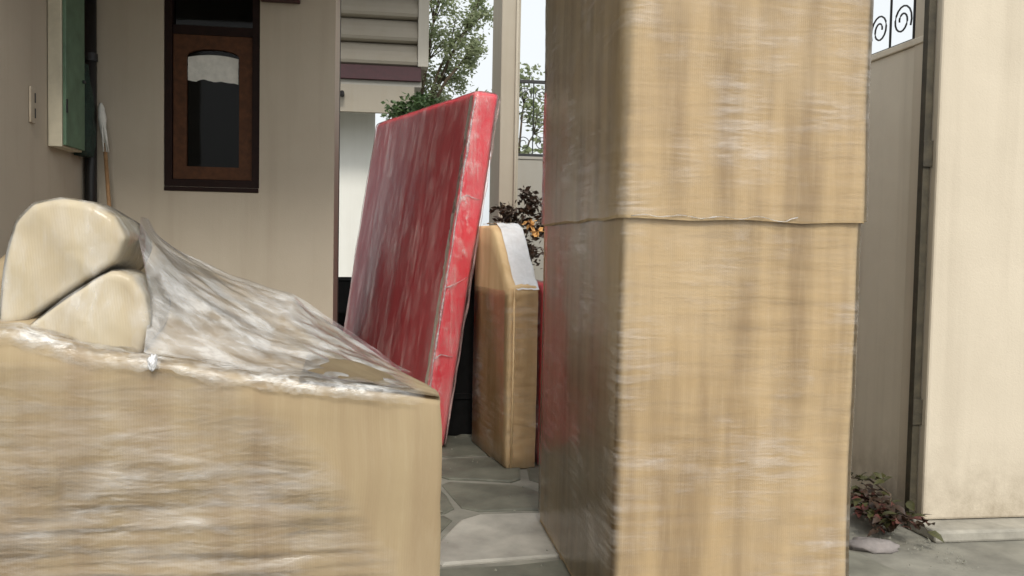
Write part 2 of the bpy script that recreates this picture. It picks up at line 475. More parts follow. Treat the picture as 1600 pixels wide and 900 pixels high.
bag = bmesh.new(); rows = []
for i in range(16):
    t = i / 15; z = -.58 * t; w = .035 + .07 * math.sin(min(1, t * 1.3) * math.pi * .5) - .03 * max(0, t - .8) * 5 * .4
    rows.append([(.055 + w * .55 * math.cos(a) * (1 + .15 * math.sin(5 * a + i)) , w * math.sin(a) * (1 + .12 * math.sin(4 * a)), z) for a in [2 * math.pi * k / 20 for k in range(20)]])
loft(bag, rows, True, True)
bg_ = thing('cloth_bag', 'dark green cloth bag hung beside the cabinet by the black pipe', 'bag', (-1.93, 6.09, 2.40))
obj('bag', bag, 'darkcloth', bg_, True)
obj('strap', tube(bmesh.new(), [(.05, -.02, -.01), (.03, 0, .09), (.05, .02, -.01)], .006, 6), 'darkcloth', bg_)
obj('hook', tube(bmesh.new(), [(.001, 0, .10), (.035, 0, .085), (.045, 0, .10)], .004, 6), 'iron', bg_)

mop = thing('mop', 'tan stick mop with pale rag head up, leaning by the black pipe', 'mop', (-1.60, 6.0, 0))
obj('handle', tube(bmesh.new(), [(0, 0, 0), (-.20, .235, 2.0)], .0125, 10), 'stick', mop, True)
hd = bmesh.new()
tube(hd, [(-.190, .218, 1.92), (-.20, .22, 2.0), (-.209, .232, 2.08), (-.216, .235, 2.15), (-.220, .24, 2.18)], [.013, .018, .027, .02, .008], 10)
obj('rag_head', hd, 'cloth', mop, True)
for k in range(7):
    a = rnd.uniform(-.5, .5)
    obj('rag_strand', tube(bmesh.new(), [(-.21, .22, 2.08), (-.195 + .03 * a, .20 + .003 * k, 2.0), (-.18 + .05 * a, .19, 1.86 + .03 * (k % 3))], [.009, .007, .004], 6), 'cloth', mop, True)

# ------------------------------------------------------------------ boundary walls, railings, pillar, pier
bw = thing('boundary_wall', 'long beige boundary wall to the right of the tall wrapped wardrobe', 'wall', (2.52, 3.9, 0))
obj('wall', B(0, .2, 0, 6.3, 0, 2.29), 'bound', bw)
obj('coping', B(-.012, .212, 0, 6.3, 2.292, 2.325, .005), 'bound', bw)
ew = thing('boundary_wall', 'low far end wall behind the flat carton and the upright pier', 'wall', (1.25, 10.2, 0))
obj('wall', B(0, 1.47, 0, .2, 0, 2.29), 'grey', ew)
obj('coping', B(-.012, 1.47, -.012, .212, 2.292, 2.325, .005), 'grey', ew)

def spiral(r0, turns, n, cx, cz, a0, sgn):
    return [(cx + sgn * r0 * (1 - .72 * k / n) * math.cos(a0 + 2 * math.pi * turns * k / n), 0, cz + r0 * (1 - .72 * k / n) * math.sin(a0 + 2 * math.pi * turns * k / n)) for k in range(n + 1)]
def railing(root, L, h=.85):
    obj('bottom_rail', B(0, L, -.018, .018, .002, .042, .003), 'iron', root)
    obj('top_rail', B(0, L, -.018, .018, h, h + .036, .003), 'iron', root)
    bar = tube(bmesh.new(), [(0, 0, .04), (0, 0, h)], .007, 6)
    b0 = obj('bar', bar, 'iron', root)
    sc = bmesh.new(); tube(sc, spiral(.085, 1.6, 26, 0, .16, -.5, 1), .005, 5)
    s0 = obj('scroll', sc, 'iron', root)
    n = int(L / .21)
    for i in range(n):
        x = .03 + .21 * i
        b = b0 if i == 0 else b0.copy()
        if i: C.objects.link(b); b.parent = root
        b.location = (x, 0, 0)
        for zz in (0, .29, .56):
            s = s0 if (i == 0 and zz == 0) else s0.copy()
            if s is not s0: C.objects.link(s); s.parent = root
            s.location = (x + .105, 0, zz)
            if (i + int(zz * 10)) % 2: s.scale = (-1, 1, 1)
    return root
r1 = thing('railing', 'black scrolled iron railing on top of the right boundary wall', 'railing', (2.62, 3.95, 2.325), R(90))
railing(r1, 6.15)
r2 = thing('railing', 'distant black iron railing on top of the far end wall', 'railing', (1.28, 10.3, 2.325), 0)
railing(r2, 1.3)

pil = thing('gate_pillar', 'cream painted gate pillar standing at the right edge', 'pillar', (2.9, 3.6, 0))
obj('shaft', B(-.385, .5, .195, .42, .058, 3.3, .012), 'pillar', pil)
pl = B(-.42, .52, .04, .25, 0, .055, .012)
bmesh.ops.subdivide_edges(pl, edges=pl.edges[:], cuts=3, use_grid_fill=True)
for v in pl.verts: v.co += Vector((fb(v.co.x * 6, v.co.y * 6), fb(v.co.y * 6, v.co.x * 6, 3), 0)) * .015
obj('plinth', pl, 'concrete', pil)
gp = thing('shadow_gap_post', 'slim dark upright added for the shadow gap beside the cream pillar', 'post', (2.492, 3.86, 0))
obj('post', B(-.018, .018, -.02, .02, 0, 2.6, .003), 'gap_dark', gp)  # added dark upright that stands in for the shaded gap by the pillar
for z in (.5, 1.7): obj('post_plate', B(-.024, .024, -.03, -.0205, z, z + .12, .002), 'gap_dark', gp)

pier = thing('pier', 'tall grey beige upright pier behind the red wrapped mattress', 'pillar', (1.06, 7.5, 0))
obj('shaft', B(-.08, .08, 0, .62, 0, 3.9, .008), 'pier', pier)
obj('conduit', tube(bmesh.new(), [(.05, -.016, 0), (.05, -.016, 3.85)], .012, 8), 'pier', pier, True)

# ------------------------------------------------------------------ neighbouring building
nb = thing('building', 'neighbouring house with slatted upper storey and maroon band above white wall', 'building', (-1.5, 13, 0))
obj('wall', B(-2.5, 1.40, .8, 1.0, 0, 3.52), 'white', nb)
obj('soffit', B(-2.5, 2.05, -.1, 2.6, 3.52, 3.59), 'grey', nb)
obj('fascia', B(-2.5, 1.95, -.12, -.02, 3.14, 3.518), 'clad', nb)
obj('band', B(-2.5, 2.04, -.16, 2.5, 3.592, 3.79, .006), 'maroon', nb)
obj('upper_wall', B(-2.5, 2.10, .06, 2.5, 3.792, 5.598), 'clad', nb)
for k in range(5):
    z = 3.80 + .335 * k
    bm = bmesh.new()
    prof = [(.055, z), (-.10, z + .002), (-.15, z + .02), (-.172, z + .06), (-.165, z + .12), (-.13, z + .20), (-.07, z + .28), (-.02, z + .325), (.055, z + .33)]
    loft(bm, [[(-2.5, y, zz) for y, zz in prof], [(1.985, y, zz) for y, zz in prof]], True, True)
    obj('cladding_board', bm, 'clad', nb)
obj('shade_eave', B(-2.6, 2.5, -2.3, 2.6, 5.6, 5.72, .01), 'clad', nb)  # unseen overhang, drawn far forward to shade the cladding below
obj('end_panel', B(1.99, 2.14, -.19, .055, 3.793, 5.598, .01), 'endp', nb)
obj('lamp_bracket', tube(bmesh.new(), [(.95, -.13, 3.36), (.95, -.24, 3.38), (.95, -.27, 3.33)], .03, 8), 'iron', nb)

drum = thing('drum', 'dark drum half hidden in the gap beside the house corner', 'drum', (-.28, 8.6, 0))
bm = bmesh.new(); rows = []
for z, r in ((0, .27), (.02, .28), (.3, .28), (.31, .29), (.33, .29), (.34, .28), (.64, .28), (.65, .29), (.67, .29), (.68, .28), (.93, .28), (.95, .27)):
    rows.append([(r * math.cos(2 * math.pi * k / 28), r * math.sin(2 * math.pi * k / 28), z) for k in range(28)])
loft(bm, rows, True, True); obj('shell', bm, 'drum', drum, True)
obj('lid_rim', tube(bmesh.new(), [(.27 * math.cos(2 * math.pi * k / 28), .27 * math.sin(2 * math.pi * k / 28), .955) for k in range(29)], .012, 6, False), 'drum', drum)

# ------------------------------------------------------------------ trees and shrubs
def leaf_quad(bm, p, s, rr, fold=.25):
    a = Vector((rr.gauss(0, 1), rr.gauss(0, 1), rr.gauss(0, .6))).normalized()
    b = a.cross(Vector((rr.gauss(0, 1), rr.gauss(0, 1), rr.gauss(0, 1)))).normalized()
    n = a.cross(b)
    v = [bm.verts.new(p), bm.verts.new(p + a * s * .5 + b * s * .26 + n * s * fold * .3), bm.verts.new(p + a * s), bm.verts.new(p + a * s * .5 - b * s * .26 + n * s * fold * .3)]
    bm.faces.new((v[0], v[1], v[2])); bm.faces.new((v[0], v[2], v[3]))
def tree(name, label, cat, loc, h, clumps, leaf, n, size, mat, seed, trunk_r=.1, bark='bark'):
    rr = random.Random(seed)
    t = thing(name, label, cat, loc)
    tb = bmesh.new()
    top = Vector((0, 0, h))
    tube(tb, [(0, 0, -.05), (.04, .02, h * .35), (-.03, .05, h * .7), tuple(top)], [trunk_r * 1.3, trunk_r, trunk_r * .75, trunk_r * .4], 9)
    cb = bmesh.new()
    for (cx, cy, cz, cr) in clumps:
        c = Vector((cx, cy, cz))
        st = Vector((0, 0, min(h, cz) * .72))
        mid = st.lerp(c, .55) + Vector((0, 0, .15))
        tube(tb, [st, mid, c], [trunk_r * .45, trunk_r * .28, trunk_r * .1], 6)
        for k in range(7):
            dv = Vector((rr.gauss(0, 1), rr.gauss(0, 1), rr.gauss(0, 1))).normalized() * cr * rr.uniform(.6, 1.05)
            e = c + dv
            tube(tb, [mid.lerp(c, .5), c.lerp(e, .5) + Vector((0, 0, .04)), e], [trunk_r * .14, trunk_r * .09, trunk_r * .03], 4)
            for q in range(n // 7):
                f = rr.random() ** .6
                p = c.lerp(e, .25 + .8 * f) + Vector((rr.gauss(0, 1), rr.gauss(0, 1), rr.gauss(0, 1))) * cr * .19
                leaf_quad(cb, p, size * rr.uniform(.5, 1.2), rr)
    obj('trunk', tb, bark, t, True)
    obj('crown', cb, mat, t, recalc=False)
    return t
rr = random.Random(3)
cl = []
for (x, z, r_) in ((.35, 5.7, .5), (.75, 5.2, .5), (.25, 4.9, .55), (.6, 4.5, .45), (.1, 4.2, .5), (.95, 4.75, .32), (-.3, 4.4, .6), (.45, 3.9, .42), (1.05, 5.5, .33), (-.2, 5.3, .5), (-.2, 3.7, .5), (.15, 3.5, .45)):
    cl.append((x, rr.uniform(-.5, .5), z, r_))
tree('tree', 'pale green leafy tree against the white sky above the red mattress', 'tree', (.62, 16.5, 0), 4.6, cl, 'leaf', 800, .085, 'leaf', 11)
cl = [(rr.uniform(-.2, .2), rr.uniform(-.2, .2), z, .26) for z in (1.6, 2.0, 2.4, 2.7, 2.85, 2.95)] + [(-.12, 0, 2.95, .2), (.22, 0, 3.12, .2)]
tree('shrub', 'dark green shrub just behind the far top corner of the red mattress', 'shrub', (.36, 11.6, 0), 2.6, cl, 'leaf', 420, .08, 'leaf_dark', 12, .05)
cl = [(.0, 0, 2.6, .38), (.3, 0, 3.0, .4), (-.25, 0.1, 3.2, .38), (.1, 0, 3.5, .35)]
tree('tree', 'grey green sapling seen through the distant railing', 'tree', (1.9, 12.6, 0), 3.2, cl, 'leaf', 260, .11, 'leaf', 13, .05)
cl = [(-.04, 0, 1.22, .12), (.12, 0, 1.30, .10), (.05, .05, 1.1, .15), (.22, 0, 1.14, .13), (.0, -.05, .92, .15), (.15, -.03, .96, .17)]
pot = tree('potted_plant', 'dark brown drying plant with two orange blossoms behind the flat carton', 'plant', (1.0, 6.75, .33), 1.05, cl, 'leaf', 150, .06, 'leaf_brown', 14, .022)
pb = bmesh.new(); rows = []
for z, r_ in ((-.33, .13), (-.32, .135), (-.06, .19), (-.055, .21), (.0, .215), (.0, .19), (-.03, .185)):
    rows.append([(r_ * math.cos(2 * math.pi * k / 24), r_ * math.sin(2 * math.pi * k / 24), z) for k in range(24)])
loft(pb, rows, True, True); obj('pot', pb, 'clay', pot, True)
for k, (x, y, z) in enumerate(((.10, -.17, 1.14), (.15, -.17, 1.08))):
    fl = bmesh.new()
    for q in range(14): leaf_quad(fl, Vector((rnd.gauss(0, .012), rnd.gauss(0, .012), rnd.gauss(0, .012))), .055, rnd)
    o = obj('blossom', fl, 'blossom', pot, recalc=False); o.location = (x, y, z)

# ------------------------------------------------------------------ tall wrapped wardrobe
wd = thing('wrapped_wardrobe', 'tall wardrobe wrapped in corrugated cardboard and clear stretch film', 'wardrobe', (1.16, 3.43, 0))
HXW, HYW, TOP = .402, .68, 2.56
def sleeve(z0, z1, off, rows_n, per, amp, seed, wav=0.0, wr=0.0, keep=None):
    bm = bmesh.new(); rows = []
    for i in range(rows_n + 1):
        t = i / rows_n; row = []
        z = z0 + (z1 - z0) * t
        tap = 1 - .012 * z / 2.2
        pts = rounded_rect(HXW * tap + off, HYW + off, .022 + off, per)
        for k, (x, y) in enumerate(pts):
            ln = math.hypot(x, y); 
            dsp = amp * fb(x * 3.2 + seed, y * 3.2, z * 2.1) + amp * .5 * nz(x * 17 + y * 17, seed, z * 1.2)
            if wr: dsp += wr * (nz(x * 6 + y * 6 + seed, z * 30, 1.7) + .6 * nz(x * 11 + y * 11, z * 60, 4.2)) * max(0, min(1, .5 + 2.2 * fb(x * 2.3 + seed, y * 2.3, z * 1.6)))
            # push along the dominant axis so that faces stay flat-ish
            ax, ay = abs(x) / HXW, abs(y) / HYW
            nx_, ny_ = (math.copysign(1, x) if ax > .9 else 0, math.copysign(1, y) if ay > .9 else 0)
            zz = z
            if wav and (i == 0): zz += wav * fb(x * 5 + y * 5, seed)
            row.append((x + nx_ * dsp, y + ny_ * dsp, zz))
        rows.append(row)
    loft(bm, rows, True)
    return bm
lo = sleeve(.002, 1.42, 0, 40, 16, .006, 2.0)
obj('lower_sheet', lo, 'card', wd, True)
up = sleeve(1.393, TOP, .017, 28, 16, .006, 6.0, .010)
cap = [(v.co.x, v.co.y) for v in up.verts if abs(v.co.z - TOP) < 1e-4]
up.verts.ensure_lookup_table()
nrow = len(rounded_rect(.4, .4, .03, 16))
up.faces.new([up.verts[len(up.verts) - nrow + k] for k in range(nrow)])
obj('upper_sheet', up, 'card', wd, True)
obj('stretch_film', sleeve(.04, 1.395, .0105, 150, 14, .006, 2.0, .01, .0012), 'film', wd, True)
obj('stretch_film', sleeve(1.40, 2.5, .027, 130, 14, .006, 6.0, .01, .0012), 'film', wd, True)
# the lower edge of the upper sheet curls out a little: a rolled lip of film along the seam
rows = []
bm = bmesh.new()
pts = [(-.385 + .76 * k / 40, -HYW - .026 - .006 * fb(k * .3, 2), 1.402 + .012 * fb(k * .21, 7) + .004 * math.sin(k * .9)) for k in range(30)]
tube(bm, pts, [.0012 + .005 * abs(fb(k * .4, 3)) for k in range(30)], 7)
obj('film_fold', bm, 'film_milky', wd, True)

# ------------------------------------------------------------------ wrapped sofa in the foreground
sf = thing('wrapped_sofa', 'sofa wrapped in cardboard and cloudy stretch film in the left foreground', 'sofa', (-.40, 2.65, 0))
SX, SY = -.40, 2.65
def interp(tab, x):
    if x <= tab[0][0]: return tab[0][1]
    for (a, va), (b, vb) in zip(tab, tab[1:]):
        if x <= b:
            t = (x - a) / (b - a); return va + (vb - va) * t
    return tab[-1][1]
ZF = [(-1.1, 1.085), (-.87, 1.071), (-.815, 1.058), (-.698, 1.018), (-.549, 1.000), (-.304, .958), (-.147, .938), (.014, .921), (.165, .900)]
ZB = [(-1.1, 1.30), (-.95, 1.33), (-.81, 1.345), (-.6, 1.222), (-.44, 1.162), (-.276, 1.112), (-.068, .972), (.06, .885), (.165, .84)]
def top_z(x, v):            # v 0 front edge .. 1 ridge
    a, b = interp(ZF, x), interp(ZB, x)
    return a + (b - a) * (v ** 1.15) + .012 * fb(x * 7, v * 5) * math.sin(math.pi * min(1, v + .05))
YB = lambda x: 3.0 - .10 * max(0, (x - .0) / .165)
def section(x, off=0.0):
    pts = []
    for k in range(15):
        t = k / 14
        z = (interp(ZF, x) - .018) * t
        pts.append((2.30 - off + .022 * fb(x * 3, z * 3) + .004 * nz(x * 22, z * 1.5), z))
    y0 = 2.30
    pts.append((y0 + .006 - off * .7, interp(ZF, x) - .006 + off * .5))
    for k in range(1, 19):
        v = k / 18
        y = y0 + .018 + (YB(x) - y0 - .018) * v
        pts.append((y, top_z(x, v) + off))
    pts.append((YB(x) + .05 + off, interp(ZB, x) - .04))
    for k in range(1, 9): pts.append((YB(x) + .06 + off, (interp(ZB, x) - .06) * (1 - k / 8)))
    return pts
bm = bmesh.new(); rows = []
XS = [-1.1 + 1.265 * k / 64 for k in range(65)]
for x in XS: rows.append([(x - SX + (.012 * fb(z * 4, y * 3) - .012 * max(0, nz(z * 11, y * 5, 3)) if x > .12 else 0), y - SY, max(z, .001)) for y, z in section(x)])
loft(bm, rows, False); 
bm.verts.ensure_lookup_table(); n = len(rows[0])
bm.faces.new([bm.verts[k] for k in range(n)]); bm.faces.new([bm.verts[len(bm.verts) - n + k] for k in range(n)])
obj('carton', bm, 'card_pale', sf, True)
def pillow(profile, y0, y1, rim=.03, bulge=.02, seed=0.0, grow=0.0):
    cx = sum(p[0] for p in profile) / len(profile); cz = sum(p[1] for p in profile) / len(profile)
    profile = [(x + grow * (1 if x > cx else -1), z + grow * (1 if z > cz else -1)) for x, z in profile]
    y0 -= grow
    pr = []
    n = len(profile)
    for k in range(n):
        p0, p1, p2, p3 = (profile[(k + q) % n] for q in (-1, 0, 1, 2))
        for s in range(8):
            t = s / 8
            f = lambda a, b, c, d: .5 * ((2 * b) + (-a + c) * t + (2 * a - 5 * b + 4 * c - d) * t * t + (-a + 3 * b - 3 * c + d) * t ** 3)
            pr.append(tuple(.45 * f(p0[q], p1[q], p2[q], p3[q]) + .55 * (p1[q] + (p2[q] - p1[q]) * t) for q in (0, 1)))
    bm = bmesh.new(); rows = []
    steps = [(y0 - bulge, .02)] + [(y0 - bulge * (1 - .6 * q * q), q) for q in (.15, .3, .45, .6, .72, .82, .9)] + [ (y0 + rim * .3, .965), (y0 + rim, 1.0)] + [(y0 + rim + (y1 - y0 - rim) * k / 8, 1.0) for k in range(1, 9)]
    for y, s in steps:
        dn = max(0.0, (y - y0 - .12)) * .28
        row = []
        for x, z in pr:
            X, Z = cx + (x - cx) * s, cz + (z - cz) * s
            row.append((X + .006 * fb(X * 8, y * 9, seed + Z * 5) * s - dn * .3 - SX, y + .007 * fb(X * 6 + seed, Z * 6) + .010 * abs(nz(X * 5 + Z * 7 + seed, Z * 2 - X * 2)) + .012 * (Z - cz) / .15 - SY,
                        Z - dn * .35 + .006 * fb(Z * 9, y * 7, seed + 3 + X * 5) * s))
        rows.append(row)
    loft(bm, rows, True, True)
    return bm
L1 = [(-.935, 1.07), (-.928, 1.20), (-.908, 1.33), (-.865, 1.383), (-.80, 1.398), (-.73, 1.388), (-.672, 1.355), (-.642, 1.30), (-.668, 1.240), (-.77, 1.17), (-.872, 1.088)]
obj('armrest_roll', pillow(L1, 2.395, 2.74, .012, .004, 1), 'card_plain', sf, True)
L2 = [(-.905, 1.03), (-.872, 1.066), (-.77, 1.148), (-.672, 1.216), (-.622, 1.205), (-.588, 1.155), (-.575, 1.085), (-.60, 1.0), (-.70, .985), (-.83, 1.0)]
obj('armrest_roll', pillow(L2, 2.36, 2.72, .012, .004, 5), 'card_plain', sf, True)
for L_p, y_a, y_b, sd in ((L1, 2.395, 2.74, 1), (L2, 2.36, 2.70, 5)):
    obj('stretch_film', pillow(L_p, y_a, y_b, .012, .004, sd, .004), 'film_skin', sf, True)
# film tent from the roll down to the right
bm = bmesh.new(); rows = []
ZS = [(0, 1.02), (.12, 1.12), (.3, 1.30), (.5, 1.362), (.8, 1.36), (1, 1.335)]
XS_ = [(0, -.575), (.15, -.585), (.3, -.64), (.5, -.67), (1, -.72)]
for i in range(91):
    row = []
    for k in range(41):
        v = k / 40
        xs, zs = interp(XS_, v), interp(ZS, v)
        x = xs + (.10 - xs) * i / 90
        xe = -.30
        z = top_z(x, v) + .014
        if x < xe:
            tt = (x - xs) / (xe - xs)
            z = max(z, zs + (top_z(xe, v) + .014 - zs) * tt ** .62)
        z += (.010 * fb(x * 9 + v * 3, v * 4, 2) + .007 * nz(x * 8 + v * 16, v * 6 - x * 9, 8)) * min(1, i / 8)
        y = 2.312 + (YB(x) - 2.30) * v
        row.append((x - SX, y - SY, z))
    rows.append(row)
loft(bm, rows); o = obj('stretch_film', bm, 'film_tent', sf, True)
thin(o, lambda c: (c.x + SX + .02) / .12 * .9 if c.x + SX > -.02 else 0)
# film on the front with slanting right-hand border
XR = [(.0, .085), (.50, .06), (.525, .02), (.66, -.05), (.777, -.129), (.86, -.22), (.98, -.34)]
bm = bmesh.new(); rows = []
for i in range(150):
    z = .10 + (.90) * i / 149
    xr = interp(XR, z) + .012 * fb(z * 9, 2)
    row = []
    for k in range(60):
        x = -1.1 + (xr + 1.1) * k / 59
        zt = min(z, interp(ZF, x) + .0)
        wr = (.0036 if z < .66 else .0015)
        y = 2.30 - .013 + .022 * fb(x * 3, zt * 3) - wr * (nz(x * 1.7, zt * 42, 2.5) + .7 * nz(x * 3.4, zt * 90, 6.5)) - .004 * fb(x * 5, zt * 5, 7)
        row.append((x - SX, y - SY, zt))
    rows.append(row)
loft(bm, rows); o = obj('stretch_film', bm, 'film_front', sf, True)
thin(o, lambda c: max(1 - (interp(XR, c.z) - (c.x + SX)) / .13 + .5 * fb(c.x * 6, c.z * 6), (c.z - .70) / .25 * .55 + .3 * fb(c.x * 5, c.z * 4, 3)))
# bunched film under the rolls, the knot and the torn corner flap
def rag(pts, r, seed, flat=.45):
    bm = bmesh.new(); rows = []
    for i, p in enumerate(pts):
        t = i / (len(pts) - 1)
        rad = r * (.35 + .65 * math.sin(math.pi * min(1, max(0, t))) ** .5) * (1 + 1.1 * fb(i * .35, seed))
        rows.append([(p[0] - SX, p[1] - SY + rad * flat * math.cos(a) * (1 + .5 * fb(a * 1.3, i * .5, seed)), p[2] + rad * math.sin(a) * (1 + .5 * fb(a * 1.7, i * .4, seed + 4))) for a in [2 * math.pi * k / 12 for k in range(12)]])
    loft(bm, rows, True, True); return bm
def lip(x0, x1, n, drop, back, seed):
    bm = bmesh.new(); rows = []
    for i in range(n + 1):
        x = x0 + (x1 - x0) * i / n
        f = interp(ZF, x)
        e = .35 + .65 * min(1, min(i, n - i) / 8)
        dd = drop * e * (1 + .9 * fb(x * 9, seed)); bb = back * e * (1 + .8 * fb(x * 8, seed + 4))
        path = [(2.286, f - dd), (2.285, f - dd * .6), (2.286, f - dd * .25), (2.292, f + .002), (2.304, f + .010), (2.304 + bb * .35, f + .012), (2.304 + bb * .7, f + .013 + .05 * bb), (2.304 + bb, f + .012 + .08 * bb)]
        rows.append([(x - SX + .004 * nz(i * .5, q), y - SY - .006 * abs(nz(x * 22, q * .35, seed)), z + .007 * nz(x * 26, q * .4, seed + 2) + .012 * max(0, fb(x * 7, q * .2, seed)) * (q > 2)) for q, (y, z) in enumerate(path)])
    loft(bm, rows); return bm
def lip_thin(c):
    x = c.x + SX; f = interp(ZF, x); y = c.y + SY
    low = (f - c.z - .006) / .03; far = (y - 2.315) / .05
    return max(low * .9, far * .8, (x - .0) / .11, 0) + .45 * fb(x * 6, c.z * 9, y * 9)
thin(obj('stretch_film', lip(-1.08, -.53, 80, .035, .05, 2), 'film_lip', sf, True), lip_thin)
thin(obj('stretch_film', lip(-.56, .12, 90, .026, .06, 7), 'film_lip', sf, True), lip_thin)
kn = bmesh.new(); bmesh.ops.create_icosphere(kn, subdivisions=4, radius=1)
for v in kn.verts:
    c = v.co.copy(); k = 1 + .55 * fb(c.x * 1.8, c.y * 1.8, c.z * 1.8) - .35 * abs(nz(c.x * 4, c.y * 4, c.z * 4))
    v.co = Vector((c.x * .012 * k - .548 - SX, c.y * .012 * k + 2.287 - SY, c.z * .020 * k + .998))
obj('film_knot', kn, 'film_white', sf, True)
fl = bmesh.new(); rows = []
for i in range(25):
    x = -.20 + .36 * i / 24; row = []
    for k in range(13):
        v = k / 12
        lift = .006 + .020 * math.sin(math.pi * min(1, i / 20)) * v
        row.append((x - SX, 2.305 + .26 * v * (1 - .55 * i / 24) - SY, top_z(x, v * .34) + lift + .004 * fb(x * 12, v * 4)))
    rows.append(row)
loft(fl, rows)
ext = bmesh.ops.solidify(fl, geom=fl.faces[:], thickness=.005)
obj('flap', fl, 'card_pale', sf, True)

# ------------------------------------------------------------------ red wrapped mattress
def slab_bm(L, T, H, lean, r=.035, puff=.012, seed=0.0, off=0.0, ny=36, nz_=44, wr=0.0):
    """rounded slab: length along +y, thickness along +x, top sheared by lean along +x"""
    bm = bmesh.new(); rows = []
    per = rounded_rect(T / 2 + off, L / 2 + off, r + off, 22, 5)
    zs = [0, r * .12, r * .4, r] + [r + (H - 2 * r) * k / nz_ for k in range(1, nz_)] + [H - r, H - r * .4, H - r * .12, H]
    for z in zs:
        e = min(z, H - z)
        ins = r - math.sqrt(max(0, r * r - max(0, r - e) ** 2)) if e < r else 0
        row = []
        for (x, y) in per:
            dsp = puff * fb(y * 2.4 + seed, z * 2.0, x * 3) + puff * .5 * nz(y * 9 + seed, z * 1.3, x)
            if wr: dsp += wr * (nz(y * 26 + seed, z * 1.6, 2) + .6 * nz(y * 7, z * 22, 5) * (1 if abs(y) > L / 2 - .02 else .15))
            sx = math.copysign(1, x) if abs(x) > T / 2 - r * .6 else 0
            sy = math.copysign(1, y) if abs(y) > L / 2 - r * .6 else 0
            X = x - math.copysign(min(abs(x), ins), x) + sx * dsp; Y = y - math.copysign(min(abs(y), ins), y) + sy * dsp * .8
            row.append((X + lean * z / H, Y + L / 2, z + off * (1 if z > H / 2 else 0) + .006 * fb(y * 4, x * 9, seed) * (z / H) + .0))
        rows.append(row)
    loft(bm, rows, True, True)
    return bm
ang = math.atan2(.339, .94)
mt = thing('wrapped_mattress', 'tall leaning red mattress wrapped in shiny stretch film', 'mattress', (.335, 5.61, .004), ang)
obj('cover', slab_bm(1.86, .175, 2.27, .355, .03, .012, 1.0), 'red', mt, True)
obj('stretch_film', slab_bm(1.86, .175, 2.27, .355, .03, .012, 1.0, .007, wr=.004, nz_=110), 'film_red', mt, True)
for sx in (-1, 1):
    bm = bmesh.new(); pts = []; rad = []
    for k in range(60):
        z = .03 + 2.2 * k / 59
        pts.append((sx * .086 + .355 * z / 2.27 + .010 * fb(z * 6, sx * 4), -.006 + .008 * fb(z * 7, 3 + sx), z)); rad.append(.005 + .012 * abs(fb(z * 5, 6 + sx)))
    tube(bm, pts, rad, 7); obj('film_fold', bm, 'film_milky' if sx < 0 else 'film_red', mt, True)
bm = bmesh.new(); rows = []
for k in range(150):
    z = .03 + 2.215 * k / 149; xo = .355 * z / 2.27
    path = [(-.096, .055), (-.098, .03), (-.094, .004), (-.082, -.010), (-.05, -.013), (-.015, -.014), (.02, -.014), (.055, -.013), (.082, -.010)]
    rows.append([(a + xo + .004 * nz(k * .2, q * .7, 4), b - .005 * abs(nz(k * .33, q * .5, 1)) - .003 * nz(k * .8, q * .3), z + .004 * nz(q, k * .3)) for q, (a, b) in enumerate(path)])
loft(bm, rows); o = obj('stretch_film', bm, 'film_edge', mt, True)
thin(o, lambda c: max(0, .9 * (c.x - .355 * c.z / 2.27 + .02) / .06 - .2) * .75)
for k in range(3):
    z = .5 + .55 * k + rnd.uniform(-.08, .08)
    x0 = .355 * z / 2.27
    dz = rnd.uniform(-.07, .09)
    bm = bmesh.new()
    tube(bm, [(x0 - .085, -.008, z), (x0 - .04 + rnd.uniform(-.02, .02), -.011, z + dz * .2 + rnd.uniform(-.03, .03)), (x0 + .03, -.011, z + dz * .7), (x0 + rnd.uniform(.04, .085), -.008, z + dz)], [.003, .0015 + .004 * rnd.random(), .001 + .003 * rnd.random(), .002], 6)
    obj('film_crease', bm, 'film_milky', mt, True)

# ------------------------------------------------------------------ flat carton with slanting top and the second red slab
bx = thing('wrapped_headboard', 'flat upright carton with a slanting top under white film', 'headboard', (.825, 5.10, .003), math.atan2(.125, .77))
def carton2(off=0.0, only_top=False):
    T, L = .185, .78
    def zt(y): return interp([(0, 1.06), (.05, 1.08), (.32, 1.38), (.42, 1.42), (.78, 1.42)], y)
    bm = bmesh.new(); rows = []
    ys = [0, .008, .03] + [.03 + .72 * k / 18 for k in range(1, 19)] + [.77, .78]
    for y in ys:
        e = min(y, L - y); ins = .014 if e < .001 else (.004 if e < .012 else 0)
        h = zt(y); row = []
        for k in range(13): row.append((-T / 2 + ins - off + .006 * fb(y * 4, k * .4), y, .002 + (h - .02) * k / 12))
        row.append((-T / 2 + ins + .014 - off * .5, y, h + off))
        row.append((0, y, h + .006 + off)); row.append((T / 2 - ins - .014 + off * .5, y, h + off))
        for k in range(13): row.append((T / 2 - ins + off + .006 * fb(y * 4, k * .4, 5), y, .002 + (h - .02) * (12 - k) / 12))
        rows.append(row)
    loft(bm, rows, True, True); return bm
obj('carton', carton2(), 'card_warm', bx, True)
bm = bmesh.new(); rows = []
for i in range(41):
    y = -.012 + .75 * i / 40
    h = interp([(0, 1.06), (.05, 1.08), (.32, 1.38), (.42, 1.42), (.78, 1.42)], y)
    rows.append([(-.050 + .150 * k / 16 + .006 * fb(i * .3, k * .3), y, h + .016 + .012 * fb(i * .35, k * .4, 2) - (.05 if k == 16 else 0) - (.03 * (1 - i / 3) if i < 3 else 0)) for k in range(17)])
loft(bm, rows); obj('stretch_film', bm, 'film_white', bx, True)
bm = bmesh.new(); rows = []
for i in range(90):
    z = .005 + 1.03 * i / 89
    rows.append([(-.1005 if k < 12 else -.0985 + .196 * (k - 12) / 10, (.74 - .745 * k / 12 if k < 12 else -.008) - .004 * nz(k * .4, z * 30, 3), z) for k in range(23)])
